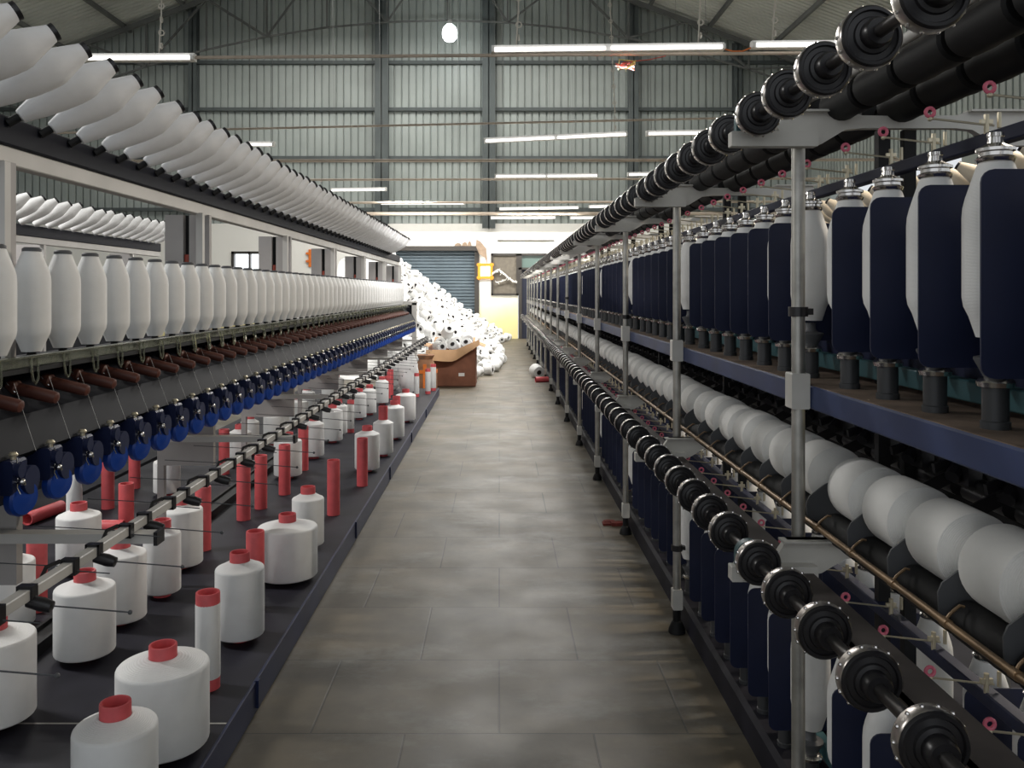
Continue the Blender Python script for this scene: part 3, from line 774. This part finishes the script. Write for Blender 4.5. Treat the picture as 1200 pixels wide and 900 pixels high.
for n, (X, Y, r) in enumerate(((-2.02, 6.65, .085), (-2.06, 7.05, .075), (-1.98, 7.5, .09), (-2.05, 8.0, .08), (-2.0, 8.5, .09), (-2.05, 9.1, .085), (-1.95, 9.8, .09), (-2.0, 10.5, .09))):
    package(X, Y, r, .36+.02*(n % 2), 'white package deep under the machine, %s past the second pale arm' % ORD[n])

# ------------------------------------------------------------------ carton, sack, bag near the end of the platform
ct = empty('cardboard_box', (-.72, 13.4, 0)); tag(ct, 'brown cardboard carton overflowing with white cones at the aisle end', 'box')
bx = MB().box(-.36, .36, -.36, -.35, 0, .56).box(-.36, .36, .35, .36, 0, .62).box(-.36, -.35, -.35, .35, 0, .60).box(.35, .36, -.35, .35, 0, .66).box(-.36, .36, -.36, .36, 0, .01)
obj('carton_body', bx, 'carton', ct)
fl = MB()
N = 14; A, B = [], []
for i in range(N+1):
    t = i/N; xx = -.40+.82*t
    zt = .56 + .16*max(0, t-.55)/.45; dr = .17*(1-.35*abs(t-.45)) 
    A.append((xx, -.365, zt)); B.append((xx, -.365-.10-.03*math.sin(t*7), zt-dr+.12*max(0, t-.5)))
st = len(fl.v)
for a, b_ in zip(A, B): fl.v += [a, b_, (a[0], a[1]+.006, a[2]+.004), (b_[0], b_[1]+.006, b_[2]+.006)]
for i in range(N):
    q = st+4*i
    fl.face((q, q+1, q+5, q+4)); fl.face((q+2, q+6, q+7, q+3)); fl.face((q+1, q+3, q+7, q+5)); fl.face((q, q+4, q+6, q+2))
obj('flap', fl, 'cartonin', ct)
obj('flap', MB().prism([(-.36, .60), (-.52, .66), (-.53, .665), (-.36, .612)], 'y', -.33, .33), 'cartonin', ct)
obj('flap', MB().prism([(.36, .655), (.50, .60), (.505, .605), (.36, .667)], 'y', -.33, .33), 'cartonin', ct)
obj('flap', MB().prism([(.36, .62), (.52, .70), (.52, .71), (.36, .632)], 'x', -.33, .33), 'cartonin', ct)
obj('address_label', MB().box(.10, .19, -.364, -.361, .16, .21), 'whiteplate', ct)['label'] = 'small white label'
def cone_mb(seg=16):
    c = MB().lathe([(.035, 0), (.098, .0), (.110, .012), (.114, .03), (.104, .17), (.094, .19), (.035, .196)], seg=seg)
    c.lathe([(.0, .02), (.036, .02), (.036, -.006), (.043, -.006), (.043, .0)], seg=seg, mi=1)
    c.lathe([(.0, .18), (.032, .18), (.032, .203), (.040, .203), (.040, .196)], seg=seg, mi=1)
    c.v = [(a, b_, z-.098) for a, b_, z in c.v]
    return c
M['conehole'] = mat('dark cone core', (.035, .03, .03), .6)
cm = cone_mb().mesh('yarn_cone', ['yarn', 'conehole'])
inbox = [(-.20, -.20, .60, 'front left corner'), (.03, -.22, .60, 'middle of the front flap'), (.22, -.13, .63, 'front right side'), (-.2, .04, .63, 'left side'), (.04, .03, .66, 'centre'), (.21, .15, .70, 'back right corner'), (-.10, .22, .66, 'back left corner'), (-.08, -.08, .83, 'very top')]
def orient(o, e):
    o.rotation_euler = e
for n, (a, b_, z, w_) in enumerate(inbox):
    o = link('yarn_cone', cm, None, (-.72+a, 13.4+b_, z)); o.scale = (.85, .85, .85)
    o.rotation_euler = (random.uniform(.9, 1.9), random.uniform(-.6, .6), random.uniform(-1.0, 1.0))
    tag(o, 'white yarn cone in the brown carton at its %s' % w_, 'yarn cone', 'white cones in the carton')
# fill under the cones so that they rest on something
tag(obj('cone_filling', MB().box(-1.06, -.38, 13.06, 13.74, .40, .47), 'yarn'), 'white cones packed deeper inside the brown carton', 'yarn cone', None, 'stuff')
sk = empty('paper_sack', (-1.08, 12.55, 0)); tag(sk, 'brown paper sack tied with orange bands beside the carton', 'sack')
obj('sack_body', MB().lathe([(0, 0), (.15, 0), (.17, .05), (.165, .30), (.12, .42), (.10, .46), (.13, .52), (.12, .53), (0, .50)], seg=18), 'sack', sk)
obj('band', MB().lathe([(.170, .26), (.174, .26), (.174, .31), (.168, .31)], seg=18), 'orange', sk)
obj('band', MB().box(-.025, .025, -.178, -.166, .02, .40), 'orange', sk)
def blob(name, c, rx, ry, rz, m, amp, seed, seg=28, ring=18):
    rnd = random.Random(seed); b_ = MB(); n = 9
    dirs = [(Vector((rnd.uniform(-1,1), rnd.uniform(-1,1), rnd.uniform(-1,1))).normalized(), rnd.uniform(2.5, 7), rnd.uniform(0, 6)) for _ in range(n)]
    b_.lathe([(math.sin(PI*i/ring), -math.cos(PI*i/ring)) for i in range(ring+1)], seg=seg)
    for i, p in enumerate(b_.v):
        v = Vector(p); k = 1+amp*sum(abs(math.sin(f_*v.dot(dd)*2+ph)) - .5 for dd, f_, ph in dirs)/n*3
        b_.v[i] = (v.x*rx*k, v.y*ry*k, max(-rz, v.z*rz*k))
    b_.sm = [False]*len(b_.sm)
    return obj(name, b_, m, None, c)
o = blob('plastic_bag', (-1.22, 11.40, .385), .13, .10, .275, 'bag', .22, 3); tag(o, 'crumpled milky plastic bag standing at the end of the platform', 'bag')
o = blob('plastic_bag', (-1.47, 11.74, .36), .11, .08, .25, 'bag', .22, 8); tag(o, 'crumpled plastic bag farther under the machine end', 'bag')

# ------------------------------------------------------------------ heap of cones before the shutter
def xedge(Y):
    P = [(13.9, -.62), (14.4, -.28), (15, -.12), (17, .06), (19, .08), (20.5, .0), (22.5, -.05), (24.5, .1), (26.3, .42)]
    for (a, b_), (c, d_) in zip(P, P[1:]):
        if a <= Y <= c: return b_+(d_-b_)*(Y-a)/(c-a)
    return P[0][1] if Y < 13.9 else P[-1][1]
def heap(X, Y):
    if Y < 13.9 or Y > 26.3: return -.1
    e = xedge(Y)-X
    if e < 0: return -.1
    cap_ = min(2.5, .28 + .42*(Y-13.9) if Y < 17 else 1.58+.16*(Y-17))
    lim = .80*e if Y < 24 else .62*e + .10*min(e, 1)
    s = min(lim, cap_)
    return max(0, s*(1 + .05*math.sin(3*X+2*Y)+.05*math.sin(5*Y-2*X)))
hm = MB(); nx, ny = 46, 70; X0, X1, Ya, Yb_ = -4.2, .5, 13.9, 26.25
for j in range(ny+1):
    for i in range(nx+1):
        X = X0+(X1-X0)*i/nx; Y = Ya+(Yb_-Ya)*j/ny
        hm.v.append((X, Y, heap(X, Y)-.38 + random.uniform(-.03, .03)))
for j in range(ny):
    for i in range(nx):
        q = j*(nx+1)+i; f_ = (q, q+1, q+nx+2, q+nx+1)
        if max(hm.v[a][2] for a in f_) > .01: hm.face(f_)
o = obj('cone_heap_core', hm, 'yarn'); tag(o, 'buried white cones inside the heap by the shutter', 'yarn cone', None, 'stuff')
rnd = random.Random(5); pts = []; tries = 0
while tries < 26000:
    tries += 1
    Y = rnd.uniform(14.0, 26.1); X = rnd.uniform(-.148*Y, .42)
    h = heap(X, Y)
    if h < 0: continue
    if X/Y < -.134: continue
    P = Vector((X, Y, max(.115, h-.03)))
    dm = .229
    if any((P-q).length_squared < dm*dm for q in pts): continue
    if (P-Vector((-.72, 13.4, .3))).length < .62: continue
    pts.append(P)
pts.sort(key=lambda P: P.y)
def zone(P):
    if P.z > 1.6: return 'at the tall top of the heap against the grey shutter', 'cones at the top of the heap'
    if P.y > 23.5 and P.x > -.6: return 'in the thin tail of the heap by the yellow wall', 'cones in the tail of the heap'
    if P.z < .35: return 'at the aisle-side foot of the heap', 'cones at the foot of the heap'
    if P.y < 17: return 'on the near slope of heap behind the carton', 'cones on the near slope of the heap'
    return 'on the middle slope of the heap below the shutter', 'cones on the middle slope of the heap'
rest = MB(); far_cone = cone_mb(12)
for n, P in enumerate(pts):
    e = (rnd.uniform(0, PI), rnd.uniform(-.8, .8), rnd.uniform(0, 2*PI)); sc = rnd.uniform(.78, .85)
    if P.z < .17: P.z = .114*sc; e = (PI/2+.055, 0, e[2])
    if n < 285:
        o = link('yarn_cone', cm, None, P); o.rotation_euler = e; o.scale = (sc, sc, sc)
        z_, g_ = zone(P); tag(o, 'white yarn cone ' + z_, 'yarn cone', g_)
    else:
        from mathutils import Euler
        rest.add(far_cone, Matrix.Translation(P) @ Euler(e).to_matrix().to_4x4() @ Matrix.Scale(sc, 4))
if rest.v: tag(obj('heaped_yarn_cones', rest, ['yarn', 'conehole']), 'small distant white cones at the far end of the heap', 'yarn cone', None, 'stuff')
# stray things on the aisle floor
o = link('yarn_cone', cm, None, (.64, 14.5, .104)); o.rotation_euler = (1.75, 0, .35); tag(o, 'stray white cone fallen on the aisle floor beside the posts', 'yarn cone')
o = obj('empty_tube', tube_mb(.045, .21), 'pink', None, (.784, 13.70, .046)); o.rotation_euler = (PI/2, 0, -1.3); tag(o, 'empty pink tube lying on the aisle floor by the stray cone', 'tube')
rg = MB(); 
for (a, b_, c, d_, z) in ((-.07, .05, -.03, .03, .012), (-.02, .075, -.045, .0, .02), (-.06, .0, 0, .045, .016)):
    rg.prism([(a, c), (b_, c+.012), (b_+.01, d_), ((a+b_)/2, d_+.015), (a, d_)], 'z', 0, z)
M['rag'] = mat('dark red cloth', (.16, .03, .025), .9, noise=.3, nscale=30)
tag(obj('rag', rg, 'rag', None, (.715, 5.32, 0)), 'dark red rag on the aisle floor beside a post foot', 'rag')

# ------------------------------------------------------------------ things on the back wall
lp = empty('wall_lamp', (-.43, YB-.02, 2.09)); tag(lp, 'glowing orange lattice lamp on the wall beside the shutter', 'lamp')
lf = MB()
for a in (-.19, .19):
    lf.box(a-.04, a+.04, -.05, 0, -.27, .25); lf.box(-.26, .26, -.055, -.005, a*1.05-.035, a*1.05+.035)
M['lampwood'] = mat('orange lattice', (.90, .36, .03), .5)
obj('lattice', lf, 'lampwood', lp); obj('glowing_panel', MB().box(-.15, .15, -.004, .012, -.15, .14), 'lamp_core', lp)
o = obj('wall_cross', MB().box(-.04, .04, -.04, 0, -.28, .26).box(-.12, .12, -.045, -.005, .10, .17).box(-.12, .12, -.045, -.005, -.14, -.07), 'orange', None, (-5.85, YB-.002, 2.50)); tag(o, 'orange lattice hanging on the wall seen through the creel machine', 'wall hanging')
gt = [(.02+VX*0, 0)]
pts_g = [(577, 321), (581, 318), (584, 316), (587, 318), (592, 322), (596, 326), (602, 330), (606, 331)]
g = MB(); W = [px(a, b_, YB-.06) for a, b_ in pts_g]
g.tube(W, .03, 6); W2 = [px(a, b_, YB-.06) for a, b_ in ((581, 331), (587, 330), (593, 328))]
g.tube(W2, .018, 6)
rg_ = random.Random(2)
for seglist in (W, W2):
    for a, b_ in zip(seglist, seglist[1:]):
        for t in (0, .3, .6):
            p = a.lerp(b_, t); q = p+Vector((rg_.uniform(-.07, .07), -.02, rg_.uniform(-.09, .06))); g.bar(p, q, .03, .012)
tag(obj('garland', g, 'tinsel'), 'white tinsel garland strung across the wire screen window', 'garland')
sb = MB().prism([(-.72, 2.86), (-.70, 3.06), (-.58, 3.0), (-.40, 2.78), (-.36, 2.28), (-.44, 2.50), (-.62, 2.62)], 'y', YB-.17, YB-.146)
M['jute'] = mat('brown cloth', (.34, .25, .18), .9, noise=.25, nscale=6)
tag(obj('cloth', sb, 'jute'), 'brown cloth hanging off the shutter box corner', 'cloth')
for n, (xx, w_, h_) in enumerate(((-1.38, .2, .10), (-1.15, .16, .13), (-.98, .12, .16))):
    b_ = MB().prism([(xx, 2.86), (xx+w_, 2.86), (xx+w_-.02, 2.86+h_*.8), (xx+w_*.5, 2.86+h_), (xx+.02, 2.86+h_*.6)], 'y', YB-.12, YB-.02)
    tag(obj('parcel', b_, 'jute'), '%s brown parcel on the shutter box, counted from the wide end' % ORD[n], 'parcel', 'parcels on the shutter box')

# ------------------------------------------------------------------ hanging lights, pipes
def pipe(xa, xb, ypx, Y, r, label, ypx2=None):
    a, b_ = px(xa, ypx, Y), px(xb, ypx2 if ypx2 else ypx, Y)
    tag(obj('ceiling_pipe', MB().tube([a, b_], r, 8), 'wood'), label, 'pipe', 'pipes slung across the hall')
pipe(-400, 1500, 72, 9.0, .018, 'thin brown pipe across the hall under the nearest hanging tube lights', 58)
pipe(60, 1000, 156, 14.2, .018, 'thin grey pipe across the hall just below the second lights', 135)
pipe(100, 1100, 189, 17.0, .03, 'brown pipe across the hall below the second row of lights', 187)
pipe(250, 1000, 211, 19.2, .025, 'pale pipe across the hall, third from the top', 209)
pipe(300, 1000, 238, 21.9, .03, 'slim pipe across the hall level with the far small lights', 236)
pipe(380, 1000, 250.5, 25.2, .05, 'lowest pipe across the hall in front of the back wall', 250.5)
def tubelight(xa, ya, xb, yb, Y, label, n=1, on=True, chains=()):
    a, b_ = px(xa, ya, Y), px(xb, yb, Y); L = (b_-a).length; s = 1 if Y < 12 else 1.15
    r = empty('hanging_tube_light', (a+b_)/2); r.rotation_euler = (0, -math.atan2(b_.z-a.z, b_.x-a.x), 0); tag(r, label, 'light', 'fluorescent tube lights hung on chains')
    hs = MB().prism([(-.045, -.01), (.045, -.01), (.04, .065*s), (-.04, .065*s)], 'x', -L/2, L/2)
    hs.box(-L/2, -L/2+.03, -.085, -.04, -.012, .04).box(L/2-.03, L/2, -.085, -.04, -.012, .04)
    obj('housing', hs, 'lampwhite', r)
    for k in range(n):
        x0 = -L/2+.03+k*L/n
        obj('lamp_tube', MB().cyl((x0, -.066, .014), (x0+L/n-.06, -.066, .014), .017, 10), 'tube_on' if on else 'lampwhite', r)
    mx_, mz_ = (a.x+b_.x)/2, (a.z+b_.z)/2
    wr = MB()
    for xx in (-L*.42, L*.42):
        wr.cyl((xx, 0, .03), (xx, 0, roofz(mx_+xx)-mz_), .004, 5)
    if not chains: obj('wire', wr, 'truss', r)
    for cxp in chains:
        xx = (cxp-VX)*Y/F-mx_; ch = MB()
        ch.tube([(xx, 0, .04), (xx+.03, 0, .5), (xx+.05, 0, roofz(mx_+xx)-mz_)], .008, 6)
        for q in range(18): ch.torus((xx+.03+.00*q, 0, .15+.14*q), (0, 1, 0) if q % 2 else (1, 0, 0), .03, .008, 8, 5)
        obj('chain', ch, 'rope', r)
    return r
tubelight(97, 71, 229, 70.5, 9.0, 'nearest hanging tube light over the slanted bobbins, in front of pipe', 1, True, (186,))
tubelight(576, 61.5, 848, 58, 9.0, 'longest white tube light on chains high above the aisle', 2, True, (605, 818))
tubelight(880, 56, 1014, 55, 9.0, 'white tube light next to longest one, over the shielded machine', 1, True, (905,))
tubelight(567, 167, 735, 159, 14.6, 'white tube light under the longest one, tilted, in second row', 2, True, (720,))
tubelight(757, 158.5, 835, 157.5, 14.6, 'short white tube light beside the tilted one in second row', 1, True)
tubelight(290, 171, 322, 171, 14.9, 'white tube light end peeping over the slanted bobbins', 1)
tubelight(388, 224, 453, 223, 21.8, 'faint tube light above the far slanted bobbins', 1)
tubelight(585, 246, 678, 244.5, 25.0, 'upper tube light of the pair above the screen window', 2)
tubelight(575, 256.5, 651, 256, 25.6, 'lower tube light of the pair above the screen window', 2)
tubelight(VX-3.4*F/24.6, VY-2.5*F/24.6-1, VX-1.0*F/24.6, VY-2.5*F/24.6-1, 24.6, 'tube light before the shutter, above the slanted bobbins far end', 2)
tubelight(690, 243.5, 745, 242, 25.0, 'upper tube light behind the far pulleys', 1)
tubelight(668, 256.5, 722, 256, 25.6, 'lower tube light behind the far pulleys', 1)
tubelight(VX-.1*F/19, 208, VX+2.2*F/19, 207, 19.0, 'added tube light on the third pipe, brightening the far aisle', 2)  # fixture and its lamp added to brighten the far shielded machine
tubelight(735, 206, 800, 205, 19.0, 'tube light halfway down behind the pulleys', 1)
for (xa, xb, Y, lb) in ((2.9, 5.3, 4.0, 'tube light over the tan bobbins beyond the shielded machine, out of frame'), (-6.2, -3.8, 4.0, 'tube light over the second creel machine, out of frame')):
    yp = VY-(3.93-H)*F/Y
    tubelight(VX+xa*F/Y, yp, VX+xb*F/Y, yp, Y, lb, 2)
bl = empty('bulb_lamp', px(527, 38, 24.3)); tag(bl, 'glaring round bulb hanging high before the gable wall', 'lamp')
obj('bulb', MB().lathe([(0, -.26), (.12, -.24), (.20, -.14), (.21, 0), (.17, .13), (.09, .22), (0, .23)], seg=20), 'bulb_on', bl)
obj('cord', MB().tube([(0,0,.22), (0,0,3.0)], .012, 6).lathe([(.0, .36), (.06, .36), (.09, .2), (.0, .2)], seg=12), 'truss', bl)

cb = MB(); rr = random.Random(4); c0 = px(733, 73, 8.97)
for q in range(5): cb.tube([c0+Vector((rr.uniform(-.12, .12), -.03, rr.uniform(-.10, .03))) for _ in range(5)], .006, 5, False, q % 2)
cb.tube([c0+Vector((.05, -.03, 0)), c0+Vector((.25, -.03, .02)), c0+Vector((.42, -.025, .06))], .005, 5, False, 0)
M['redwire'] = mat('red wire', (.5, .06, .03), .5); M['yellowwire'] = mat('yellow wire', (.7, .55, .12), .5)
tag(obj('hanging_wires', cb, ['redwire', 'yellowwire']), 'tangle of red and yellow wires knotted on the upper pipe', 'wires')
tag(obj('cable', MB().tube([px(848, 57, 9), px(858, 60, 9), px(870, 60, 9), px(880, 56, 9)], .008, 6), 'orange'), 'orange cable between the longest tube light and its neighbour', 'cable')

# ------------------------------------------------------------------ neighbouring machines: one beyond the left machine, one beyond the right
def neighbour(root_name, label, xb, ya, yb, yarn, lab, grp, name, n0, pitch, sgn):
    r = empty(root_name, (xb, ya, 0)); tag(r, label, 'machine')
    obj('creel_beam', MB().cbox(-.03, .03, 0, yb-ya, 1.845, 1.925), 'beamdark', r)
    obj('cream_rail', MB().cbox(-.03, .02, 0, yb-ya, 1.795, 1.845), 'cream', r)
    obj('frame_panel', MB().box(*sorted((-.4*sgn, -.02*sgn)), 0, yb-ya, .6, 1.2), 'apron', r)
    obj('platform', MB().box(*sorted((-1.1*sgn, (.55 if sgn > 0 else 1.12)*abs(1))) if sgn > 0 else (-1.12, 1.0), -2.2 if sgn < 0 else 0, yb-ya, .01, .1), 'charcoal', r)  # right-hand platform widened, its dark colour standing in for unlit floor
    y = .15
    while y < yb-ya:
        obj('post', MB().cbox(-.015, .015, y, y+.03, 0, 1.85, .002), 'cream', r)
        obj('frame_panel', MB().box(*sorted((-.22*sgn, -.03*sgn)), y+.05, y+.08, 0, 1.80), 'panelgrey', r); y += 1.52
    me = creel_prof(.28); me.lathe([(0, .278), (.0225, .278), (.0225, .292), (0, .292)], seg=10, mi=1)
    me = me.mesh(name, [yarn, 'blackface'])
    y = n0; i = 0
    while y < yb-.1:
        o = link(name, me, None, (xb+.048*sgn, y, 1.925)); o.rotation_euler = Vector((.194*sgn+random.uniform(-.01, .01), .12, .162+random.uniform(-.01, .01))).to_track_quat('Z', 'Y').to_euler()
        tag(o, lab % (ORD[i] if i < 16 else ORD[(i-16) % 16]+' past the first sixteen,'), 'bobbin', grp)
        y += pitch; i += 1
neighbour('neighbour_creel_machine', 'second creel machine seen through the gaps of the nearer one', -3.36, 4.6, 8.4, 'yarn', 'white slanted bobbin on the machine behind, %s from its near end', 'white slanted bobbins on the machine behind', 'far_creel_bobbin', 5.0, .178, 1)
neighbour('neighbour_tan_machine', 'machine with tan bobbins seen behind the shielded machine', 2.55, 3.0, 12.5, 'yarn_tan', 'tan slanted bobbin behind the shielded machine, %s from the near end', 'tan slanted bobbins behind the shielded machine', 'tan_bobbin', 3.3, .17, -1)

# ------------------------------------------------------------------ light
W = bpy.data.worlds.new('World'); SC.world = W; W.use_nodes = True
bg = W.node_tree.nodes['Background']; bg.inputs['Color'].default_value = (.92, .96, 1, 1); bg.inputs['Strength'].default_value = .82
def area(name, loc, rot, sx, sy, e, col=(1, 1, 1)):
    l = bpy.data.lights.new(name, 'AREA'); l.shape = 'RECTANGLE'; l.size = sx; l.size_y = sy; l.energy = e; l.color = col
    o = bpy.data.objects.new(name, l); C.objects.link(o); o.location = loc; o.rotation_euler = rot; return o
area('back_fill', (-2.0, 21.5, 9.4), (0, 0, 0), 12, 4, 900, (1, .97, .92))  # added fill under the closed roof, stands in for daylight at the back
# the fluorescent rows: one lamp of light right under each fixture; the third-pipe aisle one is added
for (x0, x1, y, z, e, col) in ((-4.39, -3.2, 9, 3.86, 70, (1, .98, .95)), (-.08, 2.37, 9, 3.9, 210, (1, .98, .95)), (2.65, 3.86, 9, 3.96, 60, (1, .94, .84)),
                               (2.87, 4.05, 19.0, 4.0, 130, (1, .96, .90)), (-.1, 2.2, 19.0, 4.0, 220, (1, .94, .86)), (-.26, 2.19, 14.6, 4.0, 300, (1, .97, .92)), (2.5, 3.6, 14.6, 4.1, 60, (1, .97, .92)), (-3.0, -1.8, 21.8, 4.0, 60, (1, .97, .92)), (0, 2.3, 25.0, 3.82, 120, (1, .97, .92)), (-3.4, -1.0, 24.6, 3.95, 110, (1, .97, .92)),
                               (2.9, 5.3, 4.0, 3.905, 270, (1, .88, .73)), (-6.2, -3.8, 4.0, 3.905, 240, (1, .98, .95))):
    area('lamp_light', ((x0+x1)/2, y, z-.045), (0, 0, 0), x1-x0-.1, .03, e, col)
# ------------------------------------------------------------------ camera
cd = bpy.data.cameras.new('Camera'); cam = bpy.data.objects.new('Camera', cd); C.objects.link(cam)
cam.location = (0, 0, H); cam.rotation_euler = (PI/2, 0, 0)
cd.sensor_width = 36; cd.lens = 36*F/1200; cd.shift_x = (600-VX)/1200; cd.shift_y = -(450-VY)/1200; cd.clip_start = .05; cd.clip_end = 200
SC.camera = cam
vs = SC.view_settings; vs.view_transform = 'Standard'; vs.look = 'None'; vs.gamma = 1; vs.use_curve_mapping = False; vs.exposure = 0
SC.cycles.max_bounces = 6; SC.cycles.use_denoising = True
